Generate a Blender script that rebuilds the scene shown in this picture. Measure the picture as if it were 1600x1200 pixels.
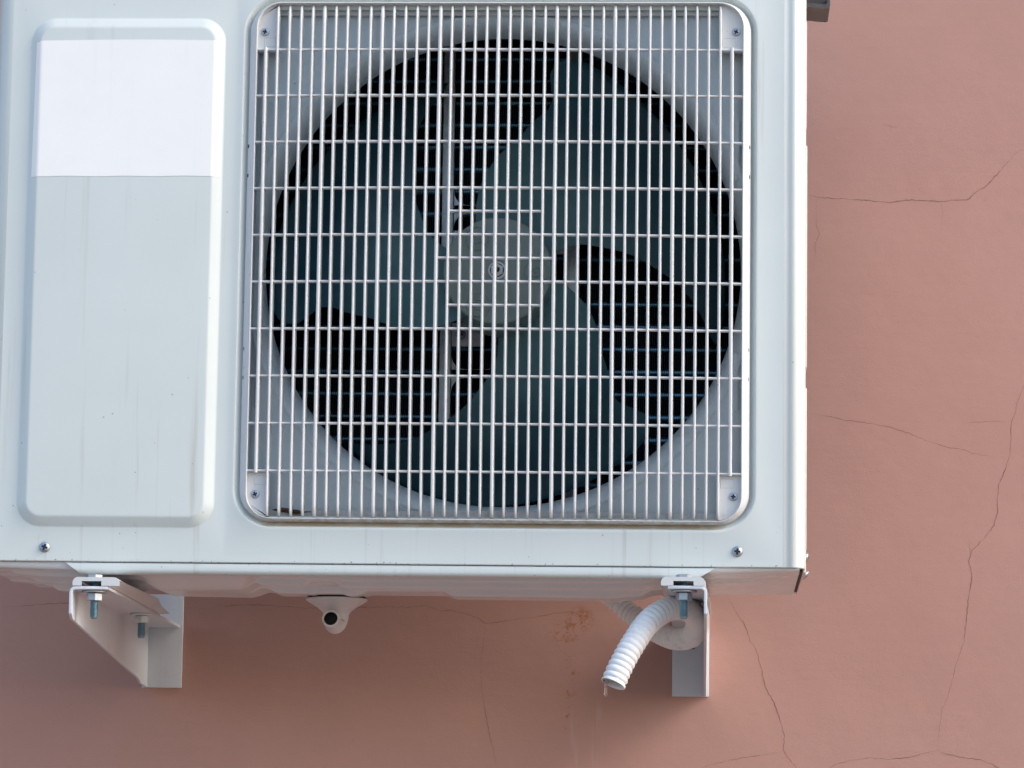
import bpy, bmesh, math, random
from mathutils import Vector, Matrix
R = math.radians
random.seed(7)
for o in list(bpy.data.objects):
    bpy.data.objects.remove(o)
SC = bpy.context.scene
COL = SC.collection

# ------------------------------------------------------------------ camera
cam_d = bpy.data.cameras.new('camera')
cam_d.sensor_width = 36.0
cam_d.lens = 126.897
cam_d.clip_start = 0.05
cam_d.clip_end = 200.0
cam = bpy.data.objects.new('camera', cam_d)
COL.objects.link(cam)
_p, _r, _y = 0.14331013, -0.01391177, 0.05414419          # pitch, roll, yaw
cam.matrix_world = (Matrix.Translation((0.6919191, -3.4176107, -0.3206009))
                    @ Matrix.Rotation(_y, 4, 'Z') @ Matrix.Rotation(_p, 4, 'X')
                    @ Matrix.Rotation(_r, 4, 'Y') @ Matrix.Rotation(math.pi / 2, 4, 'X'))
SC.camera = cam

# ------------------------------------------------------------------ light
SUN_AZ, SUN_EL = 76.0, 36.0          # degrees to the right of the wall's normal, above the horizon
world = bpy.data.worlds.new('World')
SC.world = world
world.use_nodes = True
wn = world.node_tree.nodes
wl = world.node_tree.links
wn.clear()
sky = wn.new('ShaderNodeTexSky')
sky.sky_type = 'NISHITA'
sky.sun_disc = False
sky.sun_elevation = R(SUN_EL)
sky.sun_rotation = R(180 - SUN_AZ)
sky.air_density = 1.0
sky.dust_density = 2.4
sky.ozone_density = 1.0
sky.altitude = 100
bg = wn.new('ShaderNodeBackground')
bg.inputs['Strength'].default_value = 0.15
wo = wn.new('ShaderNodeOutputWorld')
wl.new(sky.outputs[0], bg.inputs[0])
wl.new(bg.outputs[0], wo.inputs[0])

sun_d = bpy.data.lights.new('sun', 'SUN')
sun_d.energy = 0.5
sun_d.angle = R(26)
sun_d.color = (1.0, 0.92, 0.81)
sun = bpy.data.objects.new('sun', sun_d)
COL.objects.link(sun)
sd = Vector((math.sin(R(SUN_AZ)) * math.cos(R(SUN_EL)), -math.cos(R(SUN_AZ)) * math.cos(R(SUN_EL)), math.sin(R(SUN_EL))))
sun.rotation_euler = (-sd).to_track_quat('-Z', 'Y').to_euler()
sun.location = sd * 4

SC.view_settings.view_transform = 'Standard'
SC.view_settings.look = 'None'
SC.view_settings.exposure = 1.18
SC.view_settings.gamma = 1.0
SC.view_settings.use_curve_mapping = False
SC.cycles.max_bounces = 8
SC.cycles.diffuse_bounces = 4
SC.cycles.glossy_bounces = 3
SC.cycles.caustics_reflective = False
SC.cycles.caustics_refractive = False

# ------------------------------------------------------------------ helpers
MM = 0.001


def wloc(o):
    v = Vector((0, 0, 0))
    while o is not None:
        v = v + o.location
        o = o.parent
    return v


def link(o, parent=None):
    """vertices are in world metres; the object sits at the world origin whatever its parent's place"""
    COL.objects.link(o)
    if parent is not None:
        o.parent = parent
        o.location = -wloc(parent)
    return o


def thing(name, loc, label, cat, group=None):
    o = bpy.data.objects.new(name, None)
    o.empty_display_size = 0.05
    o.location = loc
    COL.objects.link(o)
    o['label'] = label
    o['category'] = cat
    if group:
        o['group'] = group
    return o


class MB:
    """mesh builder; coordinates in millimetres"""

    def __init__(self):
        self.v, self.f, self.m = [], [], []

    def add(self, vs, fs, mi=0):
        b = len(self.v)
        self.v += [tuple(p) for p in vs]
        self.f += [tuple(b + i for i in q) for q in fs]
        self.m += [mi] * len(fs)

    def box(self, x0, x1, y0, y1, z0, z1, mi=0):
        self.add([(x0, y0, z0), (x1, y0, z0), (x1, y1, z0), (x0, y1, z0), (x0, y0, z1), (x1, y0, z1), (x1, y1, z1), (x0, y1, z1)],
                 [(0, 3, 2, 1), (4, 5, 6, 7), (0, 1, 5, 4), (1, 2, 6, 5), (2, 3, 7, 6), (3, 0, 4, 7)], mi)

    def rings(self, loops, closed=True, cap0=False, cap1=False, mi=0):
        n = len(loops[0])
        vs = [p for lp in loops for p in lp]
        fs = []
        for k in range(len(loops) - 1):
            for i in range(n if closed else n - 1):
                j = (i + 1) % n
                fs.append((k * n + i, k * n + j, (k + 1) * n + j, (k + 1) * n + i))
        if cap0:
            fs.append(tuple(reversed(range(n))))
        if cap1:
            fs.append(tuple((len(loops) - 1) * n + i for i in range(n)))
        self.add(vs, fs, mi)

    def lathe(self, prof, org, axis, n=32, cap0=False, cap1=False, mi=0, phase=0.0):
        """prof: (radius, distance along axis)"""
        ax = Vector(axis).normalized()
        t = Vector((1, 0, 0)) if abs(ax.x) < 0.9 else Vector((0, 0, 1))
        u = ax.cross(t).normalized()
        w = ax.cross(u)
        org = Vector(org)
        loops = []
        for r, d in prof:
            loops.append([tuple(org + ax * d + (u * math.cos(phase + 2 * math.pi * i / n) + w * math.sin(phase + 2 * math.pi * i / n)) * r) for i in range(n)])
        self.rings(loops, True, cap0, cap1, mi)

    def sweep(self, path, sec, side, caps=True, mi=0):
        """sec: (a along side, b along normal), side: fixed axis across the path"""
        side = Vector(side)
        P = [Vector(p) for p in path]
        loops = []
        for i, p in enumerate(P):
            t = (P[min(i + 1, len(P) - 1)] - P[max(i - 1, 0)]).normalized()
            nn = t.cross(side).normalized()
            if nn.y < -0.0001 or (abs(nn.y) < 0.0001 and False):
                nn = -nn
            loops.append([tuple(p + side * a + nn * b) for a, b in sec])
        self.rings(loops, True, caps, caps, mi)

    def prism(self, poly, y0, y1, mi=0, axis='y'):
        """polygon in XZ (axis y) extruded along Y; axis x: polygon in YZ extruded along X; axis z: in XY along Z"""
        def pt(a, b, c):
            return {'y': (a, c, b), 'x': (c, a, b), 'z': (a, b, c)}[axis]
        n = len(poly)
        vs = [pt(a, b, y0) for a, b in poly] + [pt(a, b, y1) for a, b in poly]
        fs = [tuple(range(n)), tuple(reversed(range(n, 2 * n)))] + [(i, n + i, n + (i + 1) % n, (i + 1) % n) for i in range(n)]
        self.add(vs, fs, mi)

    def mesh(self, name, mats, smooth=35, bevel=0, merge=False, segs=2):
        me = bpy.data.meshes.new(name)
        me.from_pydata([(x * MM, y * MM, z * MM) for x, y, z in self.v], [], self.f)
        if not isinstance(mats, (list, tuple)):
            mats = [mats]
        for m in mats:
            me.materials.append(m)
        for p, mi in zip(me.polygons, self.m):
            p.material_index = mi
        bm = bmesh.new()
        bm.from_mesh(me)
        if merge:
            bmesh.ops.remove_doubles(bm, verts=bm.verts, dist=2e-6)
        bmesh.ops.recalc_face_normals(bm, faces=bm.faces)
        if bevel:
            es = [e for e in bm.edges if len(e.link_faces) == 2 and e.calc_face_angle(0) > R(40)]
            bmesh.ops.bevel(bm, geom=es, offset=bevel * MM, segments=segs, profile=0.5, affect='EDGES', clamp_overlap=True)
        bm.to_mesh(me)
        bm.free()
        if smooth:
            for p in me.polygons:
                p.use_smooth = True
            me.set_sharp_from_angle(angle=R(smooth))
        me.update()
        return me

    def build(self, name, mats, parent=None, **kw):
        o = bpy.data.objects.new(name, self.mesh(name, mats, **kw))
        return link(o, parent)


def rr(x0, x1, z0, z1, r, n=12):
    """rounded rectangle, counter-clockwise from the lower right, 4*(n+1) points (x, z)"""
    out = []
    for cx, cz, a0 in ((x1 - r, z0 + r, -90), (x1 - r, z1 - r, 0), (x0 + r, z1 - r, 90), (x0 + r, z0 + r, 180)):
        for i in range(n + 1):
            a = R(a0 + 90 * i / n)
            out.append((cx + r * math.cos(a), cz + r * math.sin(a)))
    return out


def at_y(loop, y):
    return [(x, y, z) for x, z in loop]


def catmull(pts, per=12):
    out = []
    P = [Vector(p) for p in pts]
    P = [P[0] * 2 - P[1]] + P + [P[-1] * 2 - P[-2]]
    for i in range(1, len(P) - 2):
        a, b, c, d = P[i - 1:i + 3]
        for k in range(per):
            t = k / per
            out.append(0.5 * ((2 * b) + (c - a) * t + (2 * a - 5 * b + 4 * c - d) * t * t + (-a + 3 * b - 3 * c + d) * t ** 3))
    out.append(P[-2])
    return out


def lerp_tab(tab, x):
    if x <= tab[0][0]:
        return tab[0][1]
    for (a, u), (b, v) in zip(tab, tab[1:]):
        if x <= b:
            return u + (v - u) * (x - a) / (b - a)
    return tab[-1][1]


def smooth01(t):
    t = max(0.0, min(1.0, t))
    return t * t * (3 - 2 * t)


# ------------------------------------------------------------------ materials
class NT:
    def __init__(self, name):
        self.mat = bpy.data.materials.new(name)
        self.mat.use_nodes = True
        self.t = self.mat.node_tree
        self.n = self.t.nodes
        self.b = self.n['Principled BSDF']
        g = self.n.new('ShaderNodeNewGeometry')
        self.pos = g.outputs['Position']

    def new(self, typ, **kw):
        nd = self.n.new(typ)
        for k, v in kw.items():
            setattr(nd, k, v)
        return nd

    def set(self, sock, v):
        if hasattr(v, 'is_output') or isinstance(v, bpy.types.NodeSocket):
            self.t.links.new(v, sock)
        else:
            sock.default_value = v

    def mapping(self, scale=(1, 1, 1), loc=(0, 0, 0), rot=(0, 0, 0)):
        m = self.new('ShaderNodeMapping')
        self.set(m.inputs['Vector'], self.pos)
        m.inputs['Scale'].default_value = scale
        m.inputs['Location'].default_value = loc
        m.inputs['Rotation'].default_value = rot
        return m.outputs[0]

    def noise(self, scale, detail=3, rough=0.55, vec=None, dist=0.0):
        nd = self.new('ShaderNodeTexNoise')
        self.set(nd.inputs['Vector'], vec if vec is not None else self.pos)
        nd.inputs['Scale'].default_value = scale
        nd.inputs['Detail'].default_value = detail
        nd.inputs['Roughness'].default_value = rough
        nd.inputs['Distortion'].default_value = dist
        return nd.outputs['Fac']

    def ramp(self, fac, a, b, va=0.0, vb=1.0):
        nd = self.new('ShaderNodeMapRange')
        nd.interpolation_type = 'SMOOTHSTEP'
        nd.clamp = True
        self.set(nd.inputs['Value'], fac)
        nd.inputs['From Min'].default_value = a
        nd.inputs['From Max'].default_value = b
        nd.inputs['To Min'].default_value = va
        nd.inputs['To Max'].default_value = vb
        return nd.outputs[0]

    def math(self, op, a, b=0.0, c=0.0):
        nd = self.new('ShaderNodeMath', operation=op)
        for s, v in zip(nd.inputs, (a, b, c)):
            self.set(s, v)
        return nd.outputs[0]

    def mix(self, fac, a, b, mode='MIX'):
        nd = self.new('ShaderNodeMix', data_type='RGBA', blend_type=mode)
        self.set(nd.inputs[0], fac)
        for s, v in ((nd.inputs[6], a), (nd.inputs[7], b)):
            self.set(s, (v[0], v[1], v[2], 1.0) if isinstance(v, tuple) else v)
        return nd.outputs[2]

    def sep(self):
        nd = self.new('ShaderNodeSeparateXYZ')
        self.set(nd.inputs[0], self.pos)
        return nd.outputs

    def bump(self, height, strength=0.2, dist=0.001, prev=None):
        nd = self.new('ShaderNodeBump')
        nd.inputs['Strength'].default_value = strength
        nd.inputs['Distance'].default_value = dist
        self.set(nd.inputs['Height'], height)
        if prev is not None:
            self.set(nd.inputs['Normal'], prev)
        return nd.outputs[0]

    def out(self, color, rough=0.5, metal=0.0, normal=None, spec=0.5):
        self.set(self.b.inputs['Base Color'], (color[0], color[1], color[2], 1.0) if isinstance(color, tuple) else color)
        self.set(self.b.inputs['Roughness'], rough)
        self.set(self.b.inputs['Metallic'], metal)
        self.b.inputs['Specular IOR Level'].default_value = spec
        if normal is not None:
            self.set(self.b.inputs['Normal'], normal)
        return self.mat


def band(nt, s, lo, hi, soft):
    """1 between lo and hi (metres along one axis), falling off over soft"""
    a = nt.ramp(s, lo - soft, lo + soft)
    b = nt.ramp(s, hi - soft, hi + soft, 1.0, 0.0)
    return nt.math('MULTIPLY', a, b)


def m_wall():
    t = NT('pink_plaster')
    big = t.noise(3.0, 4, 0.6)
    mid = t.noise(22.0, 4, 0.6, t.mapping((1.0, 1.0, 2.2)))
    col = t.mix(t.ramp(big, 0.3, 0.7), (0.492, 0.266, 0.214), (0.528, 0.290, 0.235))
    col = t.mix(t.math('MULTIPLY', t.ramp(mid, 0.42, 0.75), 0.22), col, (0.55, 0.312, 0.258))
    grain = t.noise(620.0, 3, 0.7)
    col = t.mix(t.math('MULTIPLY', t.ramp(grain, 0.35, 0.7), 0.16), col, (0.40, 0.205, 0.165))
    cloud = t.noise(1.6, 5, 0.65)
    col = t.mix(t.math('MULTIPLY', t.ramp(cloud, 0.42, 0.7), 0.20), col, (0.56, 0.34, 0.30))
    # old brush strokes, near horizontal
    strokes = t.noise(120.0, 3, 0.6, t.mapping((0.10, 1, 1.0), rot=(0, R(5), 0)))
    col = t.mix(t.math('MULTIPLY', t.ramp(strokes, 0.60, 0.75), 0.07), col, (0.40, 0.195, 0.155))
    x, y, z = t.sep()
    # rust spots below the unit
    rn = t.noise(170.0, 5, 0.75)
    for cx, cz, rx, rz, th in ((0.560, -0.016, 0.014, 0.014, 0.46), (0.543, -0.030, 0.018, 0.016, 0.50), (0.547, -0.070, 0.012, 0.034, 0.55), (0.546, -0.112, 0.010, 0.022, 0.53)):
        dx = t.math('DIVIDE', t.math('SUBTRACT', x, cx), rx)
        dz = t.math('DIVIDE', t.math('SUBTRACT', z, cz), rz)
        d = t.math('SQRT', t.math('ADD', t.math('MULTIPLY', dx, dx), t.math('MULTIPLY', dz, dz)))
        m = t.math('MULTIPLY', t.ramp(d, 0.2, 1.3, 1.0, 0.0), t.ramp(rn, th, th + 0.08))
        col = t.mix(t.math('MULTIPLY', m, 0.8), col, (0.40, 0.14, 0.03))
    # pale dried drip runs below the hose
    runs = t.noise(240.0, 2, 0.5, t.mapping((1, 1, 0.06)))
    for cx, w, z0 in ((0.578, 0.006, -0.09), (0.553, 0.004, -0.10)):
        m = t.math('MULTIPLY', band(t, x, cx - w, cx + w, 0.003), t.ramp(z, z0 - 0.04, z0, 1.0, 0.0))
        col = t.mix(t.math('MULTIPLY', t.math('MULTIPLY', m, t.ramp(runs, 0.45, 0.65)), 0.35), col, (0.60, 0.42, 0.37))
    # small pits
    vo = t.new('ShaderNodeTexVoronoi')
    t.set(vo.inputs['Vector'], t.pos)
    vo.inputs['Scale'].default_value = 26.0
    pits = t.math('MULTIPLY', t.ramp(vo.outputs['Distance'], 0.018, 0.04, 1.0, 0.0), t.ramp(t.noise(5.0, 1), 0.56, 0.6))
    col = t.mix(t.math('MULTIPLY', pits, 0.6), col, (0.22, 0.10, 0.075))
    fine = t.noise(900.0, 3, 0.6)
    n1 = t.bump(fine, 0.22, 0.0007)
    n1 = t.bump(t.noise(260.0, 4, 0.65), 0.10, 0.0012, n1)
    n2 = t.bump(t.noise(160.0, 4, 0.6, t.mapping((0.12, 1, 1.0), rot=(0, R(4), 0))), 0.09, 0.0012, n1)
    n3 = t.bump(t.noise(16.0, 3, 0.5), 0.25, 0.004, n2)
    return t.out(col, t.ramp(mid, 0.3, 0.7, 0.62, 0.75), 0.0, n3, 0.35)


def m_paint(name, base, rough=0.38, dirt=True, streak=0.16, grime=(0.33, 0.28, 0.20)):
    t = NT(name)
    big = t.noise(5.0, 3, 0.6)
    col = t.mix(t.ramp(big, 0.3, 0.7), tuple(c * 0.975 for c in base), tuple(min(1, c * 1.02) for c in base))
    if dirt:
        st = t.noise(90.0, 3, 0.6, t.mapping((1, 1, 0.035)))
        st2 = t.noise(9.0, 2, 0.5, t.mapping((1, 1, 0.3)))
        m = t.math('MULTIPLY', t.ramp(st, 0.56, 0.72), t.ramp(st2, 0.40, 0.62))
        col = t.mix(t.math('MULTIPLY', m, streak), col, grime)
        vo = t.new('ShaderNodeTexVoronoi')
        t.set(vo.inputs['Vector'], t.pos)
        vo.inputs['Scale'].default_value = 75.0
        sp = t.math('MULTIPLY', t.ramp(vo.outputs['Distance'], 0.035, 0.08, 1.0, 0.0), t.ramp(t.noise(21.0, 2), 0.52, 0.58))
        col = t.mix(t.math('MULTIPLY', sp, 0.6), col, (0.20, 0.16, 0.12))
    peel = t.noise(420.0, 2, 0.5)
    nb = t.bump(peel, 0.045, 0.0006)
    rg = t.ramp(t.noise(30.0, 4, 0.6), 0.3, 0.7, rough - 0.012, rough + 0.018)
    return t, col, rg, nb


def m_panel():
    t, col, rg, nb = m_paint('white_enamel', (0.665, 0.71, 0.685), 0.30, True, 0.30)
    x, y, z = t.sep()
    n = t.noise(60.0, 4, 0.65)
    nx = t.noise(14.0, 3, 0.6, t.mapping((1, 1, 0.2)))
    # tan silt lying in the lower groove of the fan opening
    m = t.math('MULTIPLY', band(t, z, 0.0345, 0.0405, 0.0012), band(t, x, 0.268, 0.708, 0.008))
    m = t.math('MULTIPLY', m, t.ramp(y, 0.0003, 0.0012))
    m = t.math('MULTIPLY', m, t.ramp(n, 0.25, 0.55, 0.45, 1.0))
    col = t.mix(m, col, (0.50, 0.41, 0.30))
    # thin runs washed down from that groove
    m = t.math('MULTIPLY', band(t, z, -0.012, 0.034, 0.004), band(t, x, 0.30, 0.69, 0.03))
    ru = t.noise(150.0, 3, 0.6, t.mapping((1, 1, 0.02)))
    m = t.math('MULTIPLY', m, t.ramp(ru, 0.55, 0.72))
    col = t.mix(t.math('MULTIPLY', m, 0.22), col, (0.36, 0.33, 0.27))
    # dark crumbs along the bottom fold
    m = t.math('MULTIPLY', band(t, z, -0.0015, 0.0012, 0.0006), t.ramp(t.noise(260.0, 3, 0.6), 0.60, 0.66))
    col = t.mix(t.math('MULTIPLY', m, 0.75), col, (0.10, 0.085, 0.06))
    # crumbs of dirt splashed over the lower strip
    vo = t.new('ShaderNodeTexVoronoi')
    t.set(vo.inputs['Vector'], t.pos)
    vo.inputs['Scale'].default_value = 120.0
    sp = t.math('MULTIPLY', t.ramp(vo.outputs['Distance'], 0.05, 0.10, 1.0, 0.0), t.ramp(t.noise(33.0, 2), 0.50, 0.56))
    sp = t.math('MULTIPLY', sp, band(t, z, -0.014, 0.036, 0.006))
    col = t.mix(t.math('MULTIPLY', sp, 0.55), col, (0.16, 0.13, 0.10))
    # rust run at the lower left screw
    dx = t.math('DIVIDE', t.math('SUBTRACT', x, 0.058), 0.006)
    m = t.math('MULTIPLY', t.ramp(t.math('ABSOLUTE', dx), 0.2, 1.0, 1.0, 0.0), band(t, z, 0.002, 0.036, 0.004))
    m = t.math('MULTIPLY', m, t.ramp(t.noise(300.0, 4, 0.7, t.mapping((1, 1, 0.3))), 0.52, 0.66))
    col = t.mix(t.math('MULTIPLY', m, 0.5), col, (0.25, 0.17, 0.11))
    return t.out(col, rg, 0.0, nb, 0.5)


def m_simple_paint(name, base, rough=0.4, streak=0.16, dirt=True):
    t, col, rg, nb = m_paint(name, base, rough, dirt, streak)
    return t.out(col, rg, 0.0, nb, 0.5)


def m_shroud():
    t, col, rg, nb = m_paint('blue_white_enamel', (0.72, 0.80, 0.82), 0.28, True, 0.25)
    sp = t.noise(520.0, 4, 0.7)
    col = t.mix(t.math('MULTIPLY', t.ramp(sp, 0.58, 0.72), 0.40), col, (0.44, 0.48, 0.46))
    nb = t.bump(sp, 0.3, 0.0008, nb)
    return t.out(col, rg, 0.0, nb, 0.4)


def m_grille():
    t, col, rg, nb = m_paint('warm_white_plastic', (0.67, 0.67, 0.66), 0.55, True, 0.16)
    x, y, z = t.sep()
    m = t.math('MULTIPLY', t.ramp(z, 0.044, 0.056, 1.0, 0.0), t.ramp(t.noise(120.0, 4, 0.65), 0.42, 0.62))
    col = t.mix(t.math('MULTIPLY', m, 0.55), col, (0.40, 0.34, 0.27))
    return t.out(col, rg, 0.0, nb, 0.4)


def m_fan(name, lo, hi):
    t = NT(name)
    n = t.noise(40.0, 4, 0.6)
    col = t.mix(t.ramp(n, 0.3, 0.7), lo, hi)
    return t.out(col, t.ramp(n, 0.3, 0.7, 0.42, 0.55), 0.0, t.bump(t.noise(700.0, 2), 0.08, 0.0004), 0.5)


def m_blade():
    # teal moulded plastic; shade falloff painted in, paler at the hub, darker outward
    t = NT('shaded_teal_plastic')
    n = t.noise(26.0, 4, 0.6)
    x, y, z = t.sep()
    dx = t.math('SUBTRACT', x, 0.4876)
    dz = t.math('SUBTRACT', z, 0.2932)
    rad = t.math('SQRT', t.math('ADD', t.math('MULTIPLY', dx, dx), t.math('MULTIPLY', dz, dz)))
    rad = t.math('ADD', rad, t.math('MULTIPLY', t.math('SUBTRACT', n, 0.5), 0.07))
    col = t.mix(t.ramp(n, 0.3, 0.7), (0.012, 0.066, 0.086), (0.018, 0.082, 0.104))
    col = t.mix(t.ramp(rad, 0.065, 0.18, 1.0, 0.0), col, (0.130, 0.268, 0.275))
    fine = t.noise(500.0, 3, 0.6)
    return t.out(col, t.ramp(n, 0.3, 0.7, 0.34, 0.5), 0.0, t.bump(fine, 0.08, 0.0004), 0.5)


def m_bracket():
    t, col, rg, nb = m_paint('bracket_powder_coat', (0.68, 0.71, 0.75), 0.42, True, 0.10)
    n = t.noise(75.0, 5, 0.7)
    sc = t.noise(38.0, 5, 0.72, t.mapping((1, 1, .45)))
    col = t.mix(t.math('MULTIPLY', t.ramp(sc, 0.56, 0.72), 0.22), col, (0.45, 0.40, 0.38))
    pit = t.noise(330.0, 4, 0.7)
    col = t.mix(t.math('MULTIPLY', t.ramp(pit, 0.74, 0.80), 0.3), col, (0.16, 0.12, 0.10))
    return t.out(col, rg, 0.0, t.bump(n, 0.12, 0.001, nb), 0.45)


def m_metal(name, base, rough=0.3, metal=1.0, var=0.15):
    t = NT(name)
    n = t.noise(150.0, 4, 0.6)
    col = t.mix(t.ramp(n, 0.3, 0.7), tuple(c * (1 - var) for c in base), base)
    return t.out(col, t.ramp(n, 0.3, 0.7, rough, rough + 0.15), metal, t.bump(n, 0.06, 0.0004))


def m_plain(name, base, rough=0.6, spec=0.3):
    t = NT(name)
    n = t.noise(60.0, 3, 0.6)
    col = t.mix(t.ramp(n, 0.3, 0.7), tuple(c * 0.85 for c in base), base)
    return t.out(col, rough, 0.0, None, spec)


def m_paper():
    t = NT('white_paper')
    n = t.noise(14.0, 4, 0.6)
    st = t.noise(120.0, 3, 0.6, t.mapping((1, 1, 0.05)))
    col = t.mix(t.ramp(n, 0.3, 0.7), (0.945, 0.935, 0.90), (0.97, 0.96, 0.925))
    col = t.mix(t.math('MULTIPLY', t.ramp(st, 0.60, 0.74), 0.06), col, (0.55, 0.55, 0.52))
    return t.out(col, 0.55, 0.0, t.bump(t.noise(500.0, 3), 0.03, 0.0004), 0.35)


def m_hose():
    t = NT('white_pvc_hose')
    n = t.noise(90.0, 5, 0.7)
    x, y, z = t.sep()
    col = t.mix(t.math('MULTIPLY', t.ramp(n, 0.55, 0.72), 0.18), (0.87, 0.87, 0.86), (0.52, 0.48, 0.42))
    # brown soiling on the low loop
    d = t.math('ADD', t.math('ABSOLUTE', t.math('SUBTRACT', x, 0.662)), t.math('ABSOLUTE', t.math('SUBTRACT', y, 0.21)))
    m = t.math('MULTIPLY', t.ramp(d, 0.02, 0.06, 1.0, 0.0), t.ramp(n, 0.52, 0.68))
    col = t.mix(t.math('MULTIPLY', m, 0.25), col, (0.36, 0.28, 0.21))
    b = t.b
    b.inputs['Subsurface Weight'].default_value = 0.15
    b.inputs['Subsurface Radius'].default_value = (0.004, 0.004, 0.004)
    return t.out(col, 0.42, 0.0, t.bump(n, 0.05, 0.0005), 0.45)


def m_water():
    t = NT('clear_water')
    t.b.inputs['Transmission Weight'].default_value = 1.0
    t.b.inputs['IOR'].default_value = 1.33
    return t.out((0.97, 0.97, 0.97), 0.03, 0.0, None, 0.5)


def m_crack():
    t = NT('crack_line')
    at = t.new('ShaderNodeAttribute', attribute_name='edge')
    n = t.noise(140.0, 3, 0.6)
    al = t.math('MULTIPLY', at.outputs['Fac'], t.ramp(n, 0.3, 0.6, 0.55, 1.0))
    t.set(t.b.inputs['Alpha'], al)
    return t.out((0.17, 0.080, 0.062), 0.9, 0.0, None, 0.1)


def m_leaf():
    t = NT('dry_leaf')
    n = t.noise(260.0, 4, 0.6)
    col = t.mix(t.ramp(n, 0.35, 0.65), (0.055, 0.026, 0.018), (0.16, 0.08, 0.045))
    return t.out(col, 0.7, 0.0, t.bump(n, 0.5, 0.001), 0.3)


def m_ground():
    t = NT('concrete_paving')
    n = t.noise(4.0, 5, 0.6)
    col = t.mix(t.ramp(n, 0.3, 0.7), (0.17, 0.15, 0.135), (0.22, 0.195, 0.175))
    return t.out(col, 0.85, 0.0, t.bump(t.noise(60.0, 4), 0.3, 0.004), 0.3)


M = dict(
    wall=m_wall(), panel=m_panel(), pan=m_simple_paint('pan_enamel', (0.80, 0.82, 0.83), 0.24, 0.1, False),
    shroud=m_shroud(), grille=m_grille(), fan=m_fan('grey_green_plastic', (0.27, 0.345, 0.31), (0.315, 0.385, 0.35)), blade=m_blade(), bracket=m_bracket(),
    footpaint=m_simple_paint('foot_enamel', (0.66, 0.67, 0.665), 0.36, 0.14),
    side=m_simple_paint('side_enamel', (0.72, 0.70, 0.68), 0.34, 0.12),
    zinc=m_metal('zinc_steel', (0.46, 0.50, 0.56), 0.38, 0.85), bluezinc=m_metal('blue_zinc_thread', (0.30, 0.46, 0.53), 0.32),
    bright=m_metal('bright_steel', (0.96, 0.96, 0.92), 0.3, 0.1, .03), galv=m_metal('galvanised_sheet', (0.80, 0.86, 0.88), 0.42, 0.35, 0.2),
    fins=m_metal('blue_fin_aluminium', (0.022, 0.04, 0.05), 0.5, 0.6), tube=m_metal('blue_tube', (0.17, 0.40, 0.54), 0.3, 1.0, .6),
    black=m_plain('black_rubber_and_gaps', (0.012, 0.012, 0.012), 0.6), dark=m_plain('dark_foam', (0.012, 0.013, 0.014), 0.9, 0.1),
    grey=m_plain('grey_plastic_and_hole', (0.085, 0.08, 0.078), 0.4), spout=m_simple_paint('spout_plastic', (0.72, 0.69, 0.68), 0.4, 0.1),
    paper=m_paper(), hose=m_hose(), water=m_water(), crack=m_crack(), leaf=m_leaf(), ground=m_ground(),
    recess=m_plain('screw_recess', (0.03, 0.04, 0.055), 0.5))

# ------------------------------------------------------------------ setting
YW = 450.0
b = MB()
b.box(-3500, 4500, YW, YW + 200, -1950, 3200)
wall = b.build('wall', M['wall'], smooth=0)
wall['kind'] = 'structure'
wall['label'] = 'cracked pink plaster wall behind the air conditioner'

b = MB()
b.box(-30000, 30000, -40000, YW + 100, -2000, -1950)
ground = b.build('ground', M['ground'], smooth=0)
ground['kind'] = 'structure'
ground['label'] = 'grey concrete ground at the foot of the wall'

CRACKS = [
    (1.0, [(799, 449), (817, 445), (842, 444), (869, 442), (890, 440), (914, 443), (946, 441), (957, 443), (974, 443), (984, 452), (994, 458), (1002, 466), (1011, 477), (1020, 487), (1029, 497), (1044, 499)]),
    (0.5, [(811, 444), (811, 430), (811, 416), (814, 405), (810, 395), (809, 377)]),
    (0.4, [(946, 441), (948, 429), (946, 412)]),
    (0.9, [(799, 209), (821, 206), (832, 204), (843, 201), (856, 200), (873, 197), (890, 194), (904, 190), (917, 185), (928, 180), (939, 177), (955, 172), (969, 170), (979, 166), (1003, 162)]),
    (1.1, [(1038, 252), (1028, 224), (1024, 210), (1020, 200), (1020, 183), (1018, 165), (1013, 148), (1007, 134), (1005, 120), (1005, 103), (1001, 89), (994, 79), (987, 71), (981, 65), (976, 59), (974, 48), (978, 34), (973, 7), (971, -17), (968, -38), (959, -65), (953, -89), (945, -110), (942, -130), (940, -152)]),
    (0.6, [(971, 199), (986, 200), (1003, 201), (1020, 201)]),
    (0.5, [(976, 59), (974, 68), (979, 71)]),
    (1.0, [(940, -152), (923, -156), (910, -160), (890, -162), (869, -161), (849, -163), (835, -167), (825, -172), (815, -182)]),
    (1.0, [(940, -152), (950, -156), (967, -159), (984, -161), (998, -166), (1004, -170), (1018, -180)]),
    (1.0, [(712, 17), (726, -6), (736, -22), (741, -37), (749, -50), (754, -71), (758, -88), (767, -103), (773, -120), (778, -139), (777, -154), (782, -162), (791, -172), (803, -184)]),
    (0.5, [(777, -155), (761, -158), (740, -161), (720, -165), (700, -170), (683, -176)]),
    (0.8, [(100, -7), (129, -8), (143, -8), (157, -10), (171, -6), (188, -5), (202, -4), (230, -5), (265, -7), (292, -7), (327, -6), (348, -5), (375, -5), (393, -3), (408, -9), (420, -8), (434, -11), (448, -16), (458, -22), (479, -19), (496, -16), (513, -14), (527, -11), (541, -9), (575, -7), (610, -3)]),
    (0.5, [(458, -22), (456, -40), (453, -60), (454, -91), (458, -115), (464, -142), (469, -163), (473, -180)]),
    (0.7, [(-76, -10), (-48, -8), (-28, -6), (-10, -5), (21, -3), (100, -7)]),
    (0.5, [(882, 528), (889, 525), (899, 523)]),
]
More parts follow.
